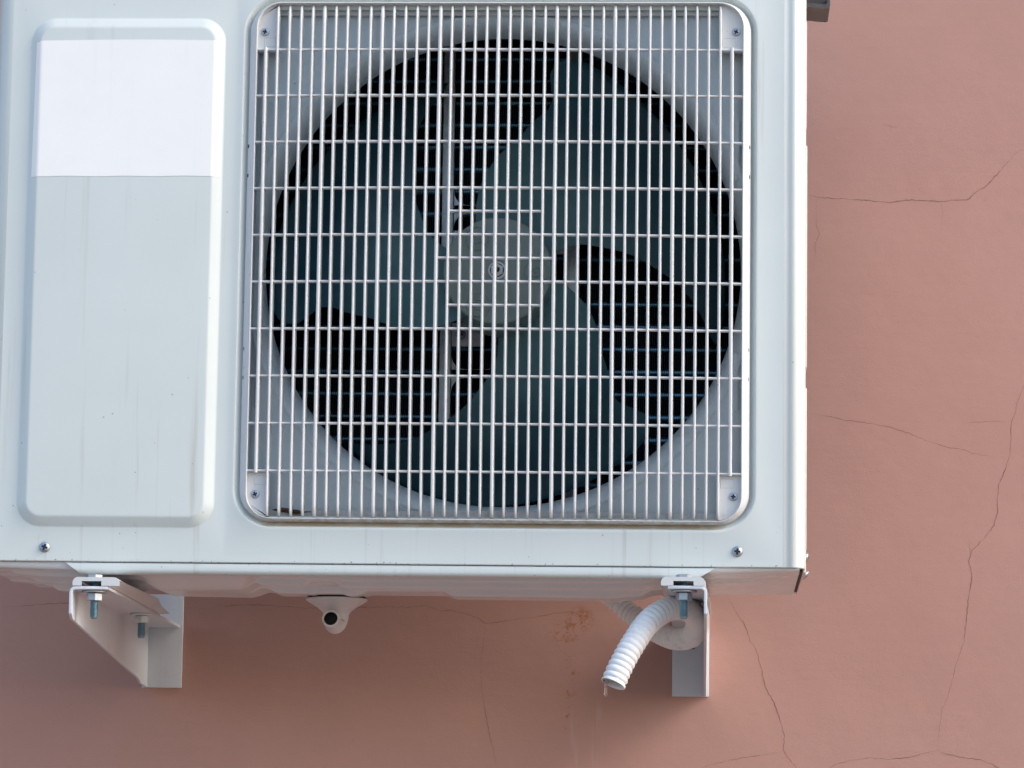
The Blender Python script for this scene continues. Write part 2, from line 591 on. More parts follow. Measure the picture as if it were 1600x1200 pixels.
for wd, pts in CRACKS:
    pl = []
    for (x0, z0), (x1, z1) in zip(pts, pts[1:]):
        L = math.hypot(x1 - x0, z1 - z0)
        k = max(1, int(L / 3.0))
        for i in range(k):
            t = i / k
            pl.append((x0 + (x1 - x0) * t + random.uniform(-.55, .55), z0 + (z1 - z0) * t + random.uniform(-.55, .55)))
    pl.append(pts[-1])
    vs, fs, ed = [], [], []
    n = len(pl)
    wv = 0.0
    for i, (x, z) in enumerate(pl):
        wv = max(-.28, min(.45, wv * .8 + random.uniform(-.2, .2)))
        xa, za = pl[max(0, i - 1)]
        xb, zb = pl[min(n - 1, i + 1)]
        L = math.hypot(xb - xa, zb - za) or 1
        nx, nz = -(zb - za) / L, (xb - xa) / L
        taper = min(1.0, 0.35 + 3.0 * i / n, 0.35 + 3.0 * (n - 1 - i) / n)
        h = (0.36 + 0.17 * wd + wv) * taper
        for s, e in ((-1, 0), (0, 1), (1, 0)):
            vs.append(((x + nx * h * s) * MM, (YW - 0.25) * MM, (z + nz * h * s) * MM))
            ed.append(e * min(.75, 0.2 + 0.42 * wd) * min(1, taper + .2))
    for i in range(n - 1):
        a = i * 3
        fs += [(a, a + 1, a + 4, a + 3), (a + 1, a + 2, a + 5, a + 4)]
    me = bpy.data.meshes.new('crack')
    me.from_pydata(vs, [], fs)
    me.materials.append(M['crack'])
    at_ = me.attributes.new('edge', 'FLOAT', 'POINT')
    for i, e in enumerate(ed):
        at_.data[i].value = e
    link(bpy.data.objects.new('crack', me), wall)

# ------------------------------------------------------------------ the air conditioner
AC = thing('air_conditioner', (0.394, 0.14, 0.0),
           'white outdoor air conditioner unit with slatted fan grille mounted on pink wall', 'air conditioner')

# --- front panel: embossed service field on the left, fan opening on the right, rolled sides
b = MB()
ZT = 582.0
XM = 232.0
XL, XR = 13.0, 766.0
CX, CZ = 493.4, 291.3            # centre of the fan
# left field
emb = [(0, 0), (.8, -.1), (1.7, -.5), (2.6, -1.05), (9.4, -4.55), (10.4, -4.95), (11.4, -5.15), (12.4, -5.2)]
loops = [at_y(rr(XL, XM, 0, ZT, 0.01, 14), 0)]
for o_, y in emb:
    loops.append(at_y(rr(31 + o_, 223.5 - o_, 31.5 + o_, 533 - o_, max(25 - o_, 9), 14), y))
b.rings(loops, cap1=True)
# right field with the rim of the opening
loops = [at_y(rr(XM, XR, 0, ZT, 0.01, 14), 0)]
for o_, y in [(-3.0, 0), (-1.6, -.35), (0, -.25), (1.0, .5), (2.2, 2.4), (3.6, 4.8), (4.8, 6.4), (6.0, 7.2), (12.0, 7.4), (12.2, 12.0)]:
    loops.append(at_y(rr(240.5 + o_, 740 - o_, 33 + o_, 555 - o_, max(37 - o_, 5), 14), y))
b.rings(loops)
# rolled sides, plan polyline (x, y)
left = [(13, 0)] + [(13 - 17 * math.sin(R(a)), 17 - 17 * math.cos(R(a))) for a in range(10, 91, 10)] + [(-4, 34)]
right = [(766, 0), (767.6, .35), (769.4, .75), (771.2, .6), (773, 0.05), (775, -.15), (776.6, .25), (778, 1.1), (780.2, 3.0), (783.2, 5.9), (785.6, 8.8), (787, 11.6), (787.6, 15), (787.6, 34)]
for pl in (left, right):
    b.rings([[(x, y, 0) for x, y in pl], [(x, y, ZT) for x, y in pl]], closed=False)
# lower fold turning back under the panel
plan = list(reversed(left)) + right


def inset_plan(d):
    return [(x + d * (1 if x < 13 else (-1 if x > 777 else 0)) * .7, y + d) for x, y in plan]


b.rings([[(x, y, 0) for x, y in plan], [(x, y, -.5) for x, y in inset_plan(.25)], [(x, y, -.95) for x, y in inset_plan(.9)], [(x, y, -1.1) for x, y in inset_plan(14)]], closed=False)
front = b.build('front_panel', M['panel'], AC, smooth=28, merge=True)

# bent lower lip of the panel
b = MB()
prof = [(3.0, -1.6, 0), (1.4, -2.0, .03), (1.0, -3.2, .12), (1.0, -8.2, .66), (1.4, -9.8, .84), (2.6, -11.2, .95), (4.6, -12.0, 1.0), (10.0, -12.4, 1.0)]
loops = []
for y, z, t in prof:
    xs = [81.0 + 13 * t, 702.0 - 15.5 * t]
    loops.append([(xs[0] + (xs[1] - xs[0]) * i / 8, y, z) for i in range(9)])
b.rings(loops, closed=False)
b.build('lower_lip', M['panel'], AC, smooth=30)

# sticker: follows the embossed field
b = MB()


def emb_y(x):
    d = min(x - 31, 223.5 - x)
    return lerp_tab(emb, d)


xs = [36.4 + i * (221.0 - 36.4) / 180 for i in range(181)]
sk = (((38.6 - 36.4), -2.2),)
for j, off in ((0, .16),):
    rowsS = []
    for q in range(15):
        v = q / 14
        row = []
        for x in xs:
            u = (x - 36.4) / (221.0 - 36.4)
            xx = x + (0.9 * v - 0.5 * (1 - v)) * (1 - .6 * u)
            zt_ = 508.4 + 1.0 * math.sin(u * 3.14) + 0.5 * u - (1.3 if u < .02 else 0)
            zb_ = 373.6 + 0.8 * u + .25 * math.sin(x * .11)
            row.append((xx, emb_y(xx) - .3, zb_ + (zt_ - zb_) * v))
        rowsS.append(row)
    b.rings(rowsS, closed=False)
st = b.build('sticker', M['paper'], front, smooth=60)
st['label'] = 'blank white paper sticker wrapped across the raised field'


# --- screws (one head mesh with a cut cross recess, shared)
def screw_mesh(name, rad, h, flat):
    hb = MB()
    prof = [(0.001, 0)] + [(rad * math.sin(R(a)) , h * (1 - math.cos(R(a)))) for a in range(12, 91, 13)] + [(rad, h), (rad * .98, h + .5)]
    if flat:
        prof = [(0.001, 0), (rad * .5, .05), (rad * .8, .25), (rad * .94, .6), (rad, 1.1), (rad, h + .5)]
    hb.lathe(prof, (0, -h, 0), (0, 1, 0), 28, cap1=True)
    hm = hb.mesh(name, [M['zinc'], M['recess']], smooth=40, merge=True)
    ho = bpy.data.objects.new(name + '_tmp', hm)
    COL.objects.link(ho)
    cb = MB()
    w, a = rad * .20, rad * .56
    cross = [(-w, -a), (w, -a), (w, -w), (a, -w), (a, w), (w, w), (w, a), (-w, a), (-w, w), (-a, w), (-a, -w), (-w, -w)]
    cb.prism([(x, z) for x, z in cross], -h - 2, -h + min(1.3, h * .55))
    co = bpy.data.objects.new('cut_tmp', cb.mesh('cut_tmp', [M['zinc'], M['recess']], smooth=0))
    for p in co.data.polygons:
        p.material_index = 1
    COL.objects.link(co)
    md = ho.modifiers.new('cut', 'BOOLEAN')
    md.object = co
    md.operation = 'DIFFERENCE'
    md.solver = 'EXACT'
    dg = bpy.context.evaluated_depsgraph_get()
    me = bpy.data.meshes.new_from_object(ho.evaluated_get(dg))
    me.name = name
    bpy.data.objects.remove(ho)
    bpy.data.objects.remove(co)
    return me


SCREW_BIG = screw_mesh('pan_screw', 5.2, 3.0, False)
SCREW_SM = screw_mesh('small_screw', 4.1, 1.6, True)


def put_screw(me, loc, parent, rot=0.0, axis='front', name='screw'):
    o = bpy.data.objects.new(name, me)
    COL.objects.link(o)
    o.parent = parent
    o.location = Vector(loc) * MM - wloc(parent)
    if axis == 'right':
        o.rotation_euler = (rot, 0, R(90))
    else:
        o.rotation_euler = (0, rot, 0)
    return o


put_screw(SCREW_BIG, (60.5, 0, 12.5), front, .35)
put_screw(SCREW_BIG, (722.9, 0, 13.9), front, .1)

# --- casing behind the front
b = MB()
b.box(-3, -1, 34.2, 285, 1, 580)
b.build('side_panel', M['side'], AC, smooth=0)
b = MB()
b.box(785.4, 787.2, 34.2, 283, -2, 580)
b.box(786.5, 789.3, 50, 140, -1, 21)
b.box(786.5, 790.0, 60, 240, 22, 180)
b.box(786.5, 790.0, 60, 240, 200, 420)
b.box(786.5, 789.4, 60, 240, 438, 545)
side = b.build('side_panel', M['side'], AC, smooth=30, bevel=.8)
put_screw(SCREW_BIG, (789.4, 66, 15), side, .3, 'right')
put_screw(SCREW_BIG, (790.2, 122, 3.5), side, .8, 'right')
b = MB()
b.box(-1, 790, -2, 290, 580.5, 590)
b.build('top_cover', M['panel'], AC, smooth=30, bevel=3)
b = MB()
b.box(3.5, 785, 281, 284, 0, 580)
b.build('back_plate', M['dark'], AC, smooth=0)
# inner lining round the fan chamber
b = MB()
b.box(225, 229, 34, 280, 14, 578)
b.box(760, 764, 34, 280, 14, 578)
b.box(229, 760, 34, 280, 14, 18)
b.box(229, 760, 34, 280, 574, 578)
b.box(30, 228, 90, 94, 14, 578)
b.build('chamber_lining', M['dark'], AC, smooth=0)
# hollow hand grip on the right side, near the top
b = MB()
b.box(787.2, 815.0, 140, 142.5, 595, 632)
grip = b.build('hand_grip', M['side'], AC, smooth=30, bevel=.6)
b = MB()
DZG = 7.5
sec = [(787.2, 569.0), (788.5, 570.6), (791, 572.2), (796, 572.6), (803, 571.6), (809, 571.2), (812.6, 571.0), (814.6, 572.0), (815.0, 575), (815.0, 588.2), (812.4, 588.2), (812.0, 577), (810, 575.6), (800, 576.4), (792, 577), (789.5, 579), (787.2, 582)]
b.prism([(x, z + DZG) for x, z in sec], 143, 200)
b.box(787.3, 813, 178, 182, 581, 628)
b.build('grip_recess', M['grey'], grip, smooth=35)

# --- fan shroud: plate at the bottom of the recess with the flared ring
b = MB()
YB = 19.0
N = 192


def rect_ray(a, hx0, hx1, hz0, hz1):
    c, s = math.cos(a), math.sin(a)
    tx = (hx1 / c) if c > 1e-9 else ((-hx0) / c if c < -1e-9 else 1e9)
    tz = (hz1 / s) if s > 1e-9 else ((-hz0) / s if s < -1e-9 else 1e9)
    t = min(tx, tz)
    return c * t, s * t


loops = []
angs = [2 * math.pi * i / N for i in range(N)]
loops.append([(CX + rect_ray(a, CX - 229.5, 759.5 - CX, CZ - 20, 570 - CZ)[0], YB, CZ + rect_ray(a, CX - 229.5, 759.5 - CX, CZ - 20, 570 - CZ)[1]) for a in angs])
for r, y in [(253, YB), (252, YB - .5), (251, YB - 1.5), (250, YB - 2.0), (249, YB - 2.1)] + [(249 - 17 * math.sin(R(a)), YB - 2.1 + 30 * (1 - math.cos(R(a)))) for a in range(9, 91, 9)] + [(232.6, YB + 28.6)]:
    loops.append([(CX + r * math.cos(a), y, CZ + r * math.sin(a)) for a in angs])
b.rings(loops)
# pressed stiffening ribs in the corners and beside the ring
for x0, x1, z0, z1 in ((256, 263, 372, 432), (256, 263, 150, 205), (717.5, 724.5, 375, 436), (717.5, 724.5, 150, 208)):
    lp = []
    for o_, y in ((0, YB - .02), (1.0, YB - 1.0), (2.0, YB - 1.6)):
        lp.append(at_y(rr(x0 + o_, x1 - o_, z0 + o_, z1 - o_, 3.4 - o_, 5), y))
    b.rings(lp, cap1=True)
b.build('fan_shroud', M['shroud'], AC, smooth=40, merge=True)

# --- fan
FX, FZ, FY = 487.6, 293.2, 54.0
b = MB()
b.lathe([(0.01, 0), (10, 0), (12, .4), (50.0, 1.0), (52.4, 2.0), (53.4, 4.2), (55, 22), (56.5, 44), (56.5, 58), (50, 60)], (FX, FY, FZ), (0, 1, 0), 64)
# three moulded bosses with concentric steps
for a in (147, 90, 26):
    a = {147: -32, 90: 91, 26: 208}[a]
    bx, bz = FX + 38 * math.sin(R(a)), FZ + 38 * math.cos(R(a))
    b.lathe([(12.6, 1.2), (12.2, -.5), (11.2, -.7), (10.7, .8), (6.0, .7), (5.4, -.9), (4.2, -1.0), (3.6, .6), (1.8, .6), (1.3, -.4), (0.01, -.4)], (bx, FY + .1, bz), (0, 1, 0), 32)
fan = b.build('fan', M['fan'], AC, smooth=35, merge=True)
TS = [(50, -26), (62, -21), (80, -14), (92, -9.5), (112, -0.8), (132, 8.5), (154, 13.8), (166, 17.0), (177, 17.3), (190, 15.5), (202, 14.2), (214, 15.2), (219.5, 17.0), (223.0, 20.0), (224, 23)]
TE = [(50, 62), (70, 61.5), (88, 63.5), (106, 70), (130, 76), (153, 83), (178, 89.5), (195, 95.2), (207, 100), (216, 103.3), (221, 104.4), (223, 103.5), (224, 101.5)]
rads = [50, 56, 62, 70, 78, 86, 95, 104, 114, 124, 134, 144, 154, 161, 167, 172, 177, 184, 190, 196, 202, 208, 213, 216.5, 219, 221, 222.5, 223.4, 224]
NTB = 26


def blade_mesh():
    bb = MB()
    grids = []
    for sgn in (0, 1):
        g = []
        for r in rads:
            row = []
            a0, a1 = lerp_tab(TS, r), lerp_tab(TE, r)
            for k in range(NTB + 1):
                t = k / NTB
                a = a0 + (a1 - a0) * t
                # twisted: leading edge near the front, trailing edge deep in the chamber; a little cup
                y0 = 62 - 12 * (r - 50) / 170 - FY
                y1 = 115 + 50 * (r - 50) / 165 - FY
                y = y0 + (y1 - y0) * t + 20 * math.sin(math.pi * t) * (r - 50) / 177 - 8 * math.sin(math.pi * (r - 50) / 174)
                # rolled bead on the rim
                y += 1.8 * sgn
                row.append((FX + r * math.sin(R(a)), FY + y, FZ + r * math.cos(R(a))))
            g.append(row)
        grids.append(g)
    nv = NTB + 1
    V = [p for g in grids for row in g for p in row]
    F = []
    S = len(rads) * nv
    for i in range(len(rads) - 1):
        for k in range(NTB):
            q = (i * nv + k, i * nv + k + 1, (i + 1) * nv + k + 1, (i + 1) * nv + k)
            F.append(q)
            F.append(tuple(S + j for j in reversed(q)))
    rim = [i * nv for i in range(len(rads))] + [(len(rads) - 1) * nv + k for k in range(1, nv)] + [i * nv + NTB for i in range(len(rads) - 2, -1, -1)]
    for p, q in zip(rim, rim[1:]):
        F.append((p, q, S + q, S + p))
    bb.add(V, F)
    # root fillet rib joining blade and hub
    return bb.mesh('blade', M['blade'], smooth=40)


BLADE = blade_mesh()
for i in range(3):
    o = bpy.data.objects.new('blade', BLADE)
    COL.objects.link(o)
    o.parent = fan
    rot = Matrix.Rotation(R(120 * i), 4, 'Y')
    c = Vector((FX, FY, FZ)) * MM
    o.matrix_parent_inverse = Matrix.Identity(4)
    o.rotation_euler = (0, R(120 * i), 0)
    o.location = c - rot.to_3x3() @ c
# flanged nut on the shaft
b = MB()
b.lathe([(2.9, 2.6), (2.9, -5.4), (3.5, -6.0), (4.2, -5.6), (4.4, -4.2)], (FX, FY, FZ), (0, 1, 0), 24)
b.lathe([(0.01, 1.0), (2.95, 1.0)], (FX, FY - 4, FZ), (0, 1, 0), 24, mi=1)
b.lathe([(5.0, -1.95), (6.9, -1.95)], (FX, FY, FZ), (0, 1, 0), 32, mi=1)
b.lathe([(4.4, -4.2), (6.0, -4.2), (6.6, -3.6), (6.6, -1.2)], (FX, FY, FZ), (0, 1, 0), 6)
b.lathe([(5.6, -1.9), (8.0, -1.5), (8.9, -.7), (8.9, .8)], (FX, FY, FZ), (0, 1, 0), 32)
b.build('shaft_nut', [M['bright'], M['recess']], fan, smooth=30)

# --- motor and its bracket
b = MB()
b.lathe([(0.01, 62), (44, 62), (46, 64), (46, 130), (44, 133), (0.01, 133)], (FX, FY, FZ), (0, 1, 0), 40)
b.build('fan_motor', M['galv'], AC, smooth=30)
b = MB()
YM = 186.0


def strip(poly):
    b.prism(poly, YM, YM + 2.2)


b.box(422.8, 434, YM, YM + 12, 18, 574)
b.box(550.5, 561, YM, YM + 12, 18, 574)
# cross members with filleted inner corners


def cross(z0, z1, up):
    pts = []
    pts += [(435, z0 - (14 if not up else 0)), (435, z1 + (14 if up else 0))]
    arc = [(14 * math.sin(R(a)), 14 * (1 - math.cos(R(a)))) for a in range(0, 91, 15)]
    if up:
        pts = [(435, z0), (435, z1 + 14)] + [(435 + 14 - 14 * math.cos(R(a)), z1 + 14 - 14 * math.sin(R(a))) for a in range(15, 91, 15)]
        pts += [(550.5 - 14 + 14 * math.sin(R(a)), z1 + 14 - 14 * math.cos(R(a))) for a in range(0, 91, 15)] + [(550.5, z0)]
    else:
        pts = [(435, z1), (550.5, z1)] + [(550.5 - 14 + 14 * math.cos(R(a)), z0 - 14 + 14 * math.sin(R(a))) for a in range(0, 91, 15)]
        pts += [(435 + 14 - 14 * math.sin(R(a)), z0 - 14 + 14 * math.cos(R(a))) for a in range(0, 91, 15)]
    b.prism(pts, YM + .2, YM + 2.6)


cross(375, 384, False)
cross(375.2, 383.8, True)
cross(206, 215, True)
cross(206.2, 214.8, False)
# motor lugs
for x, z, sx in ((444, 345, 1), (444, 250, 1), (541, 345, -1), (541, 250, -1)):
    x0, x1 = sorted((x - 9 * sx, x + 24 * sx))
    b.prism([(x0, z - 12), (x1, z - 12), (x1, z + 12), (x0, z + 12)], YM - 3, YM - .5)
b.build('motor_bracket', M['galv'], AC, smooth=30, bevel=.6)
for x, z in ((444, 345), (444, 250), (541, 345), (541, 250)):
    put_screw(SCREW_BIG, (x, YM - 3, z), AC, .2, name='motor_screw')

# --- heat exchanger behind the fan
YC = 222.0
b = MB()
x = 240.0
for i in range(249):
    x = 236 + i * 2.1
    b.add([(x, YC, 20), (x, YC + 20, 20), (x, YC + 20, 572), (x, YC, 572), (x + .5, YC, 20), (x + .5, YC + 20, 20), (x + .5, YC + 20, 572), (x + .5, YC, 572)],
          [(0, 1, 2, 3), (7, 6, 5, 4), (0, 3, 7, 4), (1, 5, 6, 2)])
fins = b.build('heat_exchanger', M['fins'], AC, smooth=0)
b = MB()
b.lathe([(4.1, 0), (4.1, 524)], (235.5, YC + 4.8, 0), (1, 0, 0), 12, cap0=True, cap1=True)
TUBE = b.mesh('coil_tube', M['tube'], smooth=40)
z = 31.0
while z < 570:
    o = bpy.data.objects.new('coil_tube', TUBE)
    COL.objects.link(o)
    o.parent = fins
    o.location = Vector((0, 0, z * MM))
    z += 23.4

# --- fan grille
b = MB()
G = dict(o=(246.6, 733.9, 39.4, 549.0, 30.5), i=(254.0, 726.0, 42.4, 546.6, 23.5))
lo, li = G['o'], G['i']
b.rings([at_y(rr(*lo, 14), 13), at_y(rr(*lo, 14), 1.5), at_y(rr(lo[0] + .9, lo[1] - .9, lo[2] + .6, lo[3] - .6, lo[4] - .7, 14), .3),
         at_y(rr(li[0] - 1.6, li[1] + 1.6, li[2] - 1.2, li[3] + 1.2, li[4] + 1.5, 14), -3.6), at_y(rr(li[0] - .7, li[1] + .7, li[2] - .5, li[3] + .5, li[4] + .6, 14), -4.2),
         at_y(rr(*li, 14), -3.8), at_y(rr(*li, 14), 13)])
# inner strip behind the slat ends, top and bottom
b.box(272, 706, 13.2, 15, 44.4, 51.6)
b.box(272, 706, 13.2, 15, 538.6, 546.2)
grille = b.build('fan_grille', M['grille'], AC, smooth=32)


def gy(x, z):
    u = (x - 490) / 240.0
    v = (z - 292) / 250.0
    return -5.0 - 8.5 * max(0, 1 - u * u) * max(0, 1 - v * v)


def slat_sec(w, d):
    # moulded slat: narrow rounded front, sides widening to the rear
    h, q = w / 2, w / 2 + .55
    return [(-q, d), (-h, 1.1), (-h * .8, .45), (-h * .42, .1), (0, 0), (h * .42, .1), (h * .8, .45), (h, 1.1), (q, d)]


X0, DX = 318.9, 11.3333
ROW0, DR = 87.8, 45.8626
for k in range(-5, 36):
    x = X0 + DX * k
    short = k in (-5, 35)
    thick = (k % 5 == 0) and not short
    w = 3.1 if (thick or short) else 2.25
    wob = random.uniform(-.18, .18)
    zs = []
    if short:
        zs = [(ROW0 - 2.2, 0)] + [(ROW0 + i * (9 * DR) / 12, 0) for i in range(13)] + [(ROW0 + 9 * DR + 2.0, 0)]
    else:
        zs = [(43.6, 9.5), (44.2, 7.0), (45.6, 4.2), (48.0, 1.8), (52, .5), (57, 0)] + [(62 + i * (522 - 62) / 14, 0) for i in range(15)] + [(532, 0), (537, .5), (541.6, 1.8), (544.4, 4.2), (546.2, 7.0), (546.8, 9.5)]
    path = [(x + wob * math.sin((z - 44) / 500 * 3.14), gy(x, z) + dy - (2.2 if thick and dy == 0 else 0) * 0, z) for z, dy in zs]
    bb = MB()
    d = 12.0
    bb.sweep(path, slat_sec(w, d), (1, 0, 0))
    bb.build('vertical_slat', M['grille'], grille, smooth=40)
hsec = [(-1.15, 5.0), (-1.05, 1.0), (-.6, .2), (0, 0), (.6, .2), (1.05, 1.0), (1.15, 5.0)]
rows = [(i, None) for i in range(10)] + [(3.5, (11, 19)), (4.5, (10, 20)), (5.5, (11, 19))]
for i, span in rows:
    z = ROW0 + DR * i
    xa, xb = (253.6, 726.4) if span is None else (X0 + DX * span[0], X0 + DX * span[1])
    path = []
    for j in range(21):
        x = xa + (xb - xa) * j / 20
        path.append((x, gy(x, z) + 1.6, z))
    bb = MB()
    bb.sweep(path, hsec, (0, 0, 1))
    bb.build('horizontal_slat', M['grille'], grille, smooth=40)


def corner_plate(xo, xi, zo, zi):
    """xo, zo: outer edges (rounded corner), xi, zi: inner edges"""
    sx = 1 if xi > xo else -1
    sz = 1 if zi > zo else -1
    r = 21.5
    poly = [(xo + sx * r * (1 - math.cos(R(a))), zo + sz * r * (1 - math.sin(R(a)))) for a in range(0, 91, 9)]
    poly += [(xi, zo), (xi, zi), (xo, zi)]
    bb = MB()
    bb.prism(poly, 1.8, 13.0)
    # small moulded tab outline
    cx0, cx1 = sorted((xo + sx * 6.5, xi - sx * 2.0))
    zc = zi - sz * 8.5
    lp = [at_y(rr(cx0, cx1, zc - 4.6, zc + 4.6, .6, 2), 1.75), at_y(rr(cx0 + .4, cx1 - .4, zc - 4.2, zc + 4.2, .5, 2), 1.3), at_y(rr(cx0 + .8, cx1 - .8, zc - 3.8, zc + 3.8, .4, 2), 1.72)]
    bb.rings(lp, cap1=True)
    return bb.build('corner_plate', M['grille'], grille, smooth=30)


XI0, XI1 = X0 + DX * -4 - .5, X0 + DX * 34 + .5
for xo, xi, zo, zi in ((253.9, XI0, 546.2, ROW0 + 9 * DR), (726.1, XI1, 546.2, ROW0 + 9 * DR), (253.9, XI0, 44.0, ROW0), (726.1, XI1, 44.0, ROW0)):
    corner_plate(xo, xi, zo, zi)
for x, z, a in ((260.6, 519.0, .2), (719.4, 519.4, .5), (261.6, 65.3, -.4), (718.8, 66.4, .1)):
    put_screw(SCREW_SM, (x, 1.8, z), grille, a)
# clip openings in the grille flange
for x, z0, z1 in ((732.6, 376, 405), (732.2, 179, 207.5), (247.6, 376, 405), (248.0, 178, 206)):
    for zc in (z0, z1):
        bb = MB()
        bb.box(x - .85, x + .85, .0, 2.4, zc - 1.6, zc + 1.6)
        bb.build('clip_opening', M['black'], grille, smooth=0)
    if x > 500:
        bb = MB()
        bb.box(x - .3, x + .05, .2, 2.4, z0 + 1.7, z1 - 1.7)
        bb.build('clip_slit', M['black'], grille, smooth=0)

# --- base pan
b = MB()
NX, NY = 260, 96


def rear(x):
    return lerp_tab([(4, 150), (40, 156), (80, 168), (120, 182), (200, 196), (330, 200), (520, 200), (640, 210), (700, 230), (750, 238), (783, 236)], x)


def win(x, a, c, soft=11.0):
    return smooth01((x - a) / soft) * smooth01((c - x) / soft)


def pan_drop(x, y):
    # pressed steps running along the pan, each a riser that faces the front
    e = lerp_tab([(3, .55), (60, .9), (160, 1), (600, 1), (690, .55), (782, .2)], x)
    g1 = max(.25, win(x, 296, 640) + win(x, 18, 118) + win(x, 664, 775))
    g2 = max(.3, win(x, 250, 312) + win(x, 330, 770) + win(x, 30, 128))
    g3 = max(.35, win(x, 252, 366, 20) + win(x, 426, 648, 20) + win(x, 40, 140))
    g0 = win(x, 138, 262, 26)

    def step(y0, a, wd, back, y1):
        # riser, then a tread that climbs again towards the rear
        return a * smooth01((y - y0) / wd) - back * max(0.0, min(1.0, (y - y0 - wd) / (y1 - y0 - wd)))
    k = 1 - g0
    d = k * (g1 * step(24, 6.0, 9, 4.0, 68) + g2 * step(70, 6.6, 10, 4.2, 120) + g3 * step(124, 7.0, 11, 2.0, 200))
    d += g0 * (13.0 * smooth01((y - 20 + .2 * (x - 200)) / 60.0) - 3.0 * smooth01((y - 90) / 100))
    return d * e


vs = []
for j in range(NY + 1):
    for i in range(NX + 1):
        x = 3 + (782 - 3) * i / NX
        t = j / NY
        yr = rear(x)
        base = lerp_tab([(3, -6.5), (70, -8), (600, -8.5), (690, -6), (782, -3.8)], x)
        # rolled front rim, then the flat bottom, then a rolled rear edge
        if j <= 8:
            a = j / 8 * 90
            y = 5 + 5 * (1 - math.cos(R(a)))
            z = -1.2 + (base + 1.2) * math.sin(R(a))
        elif j >= NY - 6:
            a = (j - (NY - 6)) / 6 * 90
            y = yr - 6 + 6 * math.sin(R(a))
            z = base - pan_drop(x, yr - 6) + 9 * (1 - math.cos(R(a)))
        else:
            tt = (j - 8) / (NY - 14)
            y = 10 + (yr - 16) * tt
            z = base - pan_drop(x, y) + .3 * math.sin(x * .021 + y * .03)
        vs.append((x, y, z))
fs = [(j * (NX + 1) + i, j * (NX + 1) + i + 1, (j + 1) * (NX + 1) + i + 1, (j + 1) * (NX + 1) + i) for j in range(NY) for i in range(NX)]
b.add(vs, fs)
pan = b.build('base_pan', M['pan'], AC, smooth=50)
b = MB()
b.box(4, 784, 120, 281, -2.2, -.8)
b.build('floor_plate', M['pan'], pan, smooth=0)
# black strip standing in for the shaded gap between pan and right side panel
b = MB()
b.box(782.2, 785.2, 14, 236, -3.6, -1.3)
b.build('dark_gap_strip', M['black'], pan, smooth=0)
# the drain spout under the pan
b = MB()
SX, SY, SZ = 324.0, 180.0, -18.2
b.lathe([(29.5, -1.0), (30.8, -1.8), (30.4, -3.2), (26, -6.0), (19, -10.5), (14.5, -14.2), (12.8, -17), (12.2, -22)], (SX, SY, SZ), (0, 0, 1), 48)
elbow = [(SX, SY, SZ - 18), (SX, SY, SZ - 22), (SX - .4, SY - 1.0, SZ - 25.5), (SX - 1.2, SY - 4, SZ - 27), (SX - 2.0, SY - 9, SZ - 26), (SX - 2.6, SY - 16, SZ - 24.4), (SX - 3.2, SY - 24, SZ - 22.8)]
# outer skin of the elbow
ec = catmull(elbow, 5)
loops = []
for i, p in enumerate(ec):
    t = (ec[min(i + 1, len(ec) - 1)] - ec[max(i - 1, 0)]).normalized()
    sdv = Vector((1, 0, 0))
    sdv = (sdv - t * sdv.dot(t)).normalized()
    up = t.cross(sdv)
    r = 12.4 + (8.8 - 12.4) * smooth01(i / len(ec) * 1.4)
    loops.append([tuple(p + sdv * r * math.cos(2 * math.pi * k / 28) + up * r * math.sin(2 * math.pi * k / 28)) for k in range(28)])
pe, te = ec[-1], (ec[-1] - ec[-2]).normalized()
sdv = (Vector((1, 0, 0)) - te * te.x).normalized()
up = te.cross(sdv)
bore = []
for r, dback in ((8.3, -.4), (7.2, -.5), (6.8, .2), (6.75, 1.0), (6.6, 6.5)):
    loops.append([tuple(pe - te * dback + sdv * r * math.cos(2 * math.pi * k / 28) + up * r * math.sin(2 * math.pi * k / 28)) for k in range(28)])
b.rings(loops[:-1])
b.rings(loops[-2:], cap1=True, mi=1)  # bore and its cap painted black so the shallow hole looks dark
spout = b.build('drain_spout', [M['spout'], M['black']], pan, smooth=40)
b = MB()
b.lathe([(27, 0.6), (29.3, .4), (29.6, -.6), (29.3, -1.3), (27, -1.4)], (SX, SY, SZ), (0, 0, 1), 48)
b.build('gasket', M['black'], pan, smooth=40)


# --- mounting feet under the unit
def foot(x0, x1, zt, nx, flare=0.0, lean0=0.0, lean1=0.0):
    bb = MB()
    zb = zt - 8.2
    r = 5.0
    # front face with the bolt notch
    poly = [(x0, zb), (x0, zt - r)] + [(x0 + r * (1 - math.cos(R(a))), zt - r + r * math.sin(R(a))) for a in range(18, 91, 18)]
    poly += [(x1 - r * (1 - math.sin(R(a))), zt - r + r * math.cos(R(a))) for a in range(0, 91, 18)] + [(x1, zb)]
    poly += [(nx + 9.5, zb), (nx + 9.5, zb + 4.4), (nx - 9.5, zb + 4.4), (nx - 9.5, zb)]
    bb.prism(poly, -31.5, -29.5)
    # top with slot
    bb.box(x0 + 4, x1 - 4, -29.4, 215, zt - 2.2, zt - .1)
    # side walls, deeper to the rear with a raked end
    for xa, xb, lean in ((x0, x0 + 2, lean0), (x1 - 2, x1, -lean1)):
        fl = flare if xa > x0 + 1 else 0
        loops = []
        for y, ztop, zbot in ((-29.4, zt - 3.0, zb + .1), (60, zt - 1.5, zb - .2), (215, zt + 1.0, zb - .2), (240, zt - 5.0, zb - .2), (300, zb + .4, zb - .3)):
            o_ = fl * (y + 30) / 300
            loops.append([(xa + o_, y, ztop), (xb + o_, y, ztop), (xb + o_ + lean, y, zbot), (xa + o_ + lean, y, zbot)])
        bb.rings(loops, cap0=True, cap1=True)
    return bb.build('mounting_foot', M['footpaint'], AC, smooth=30)


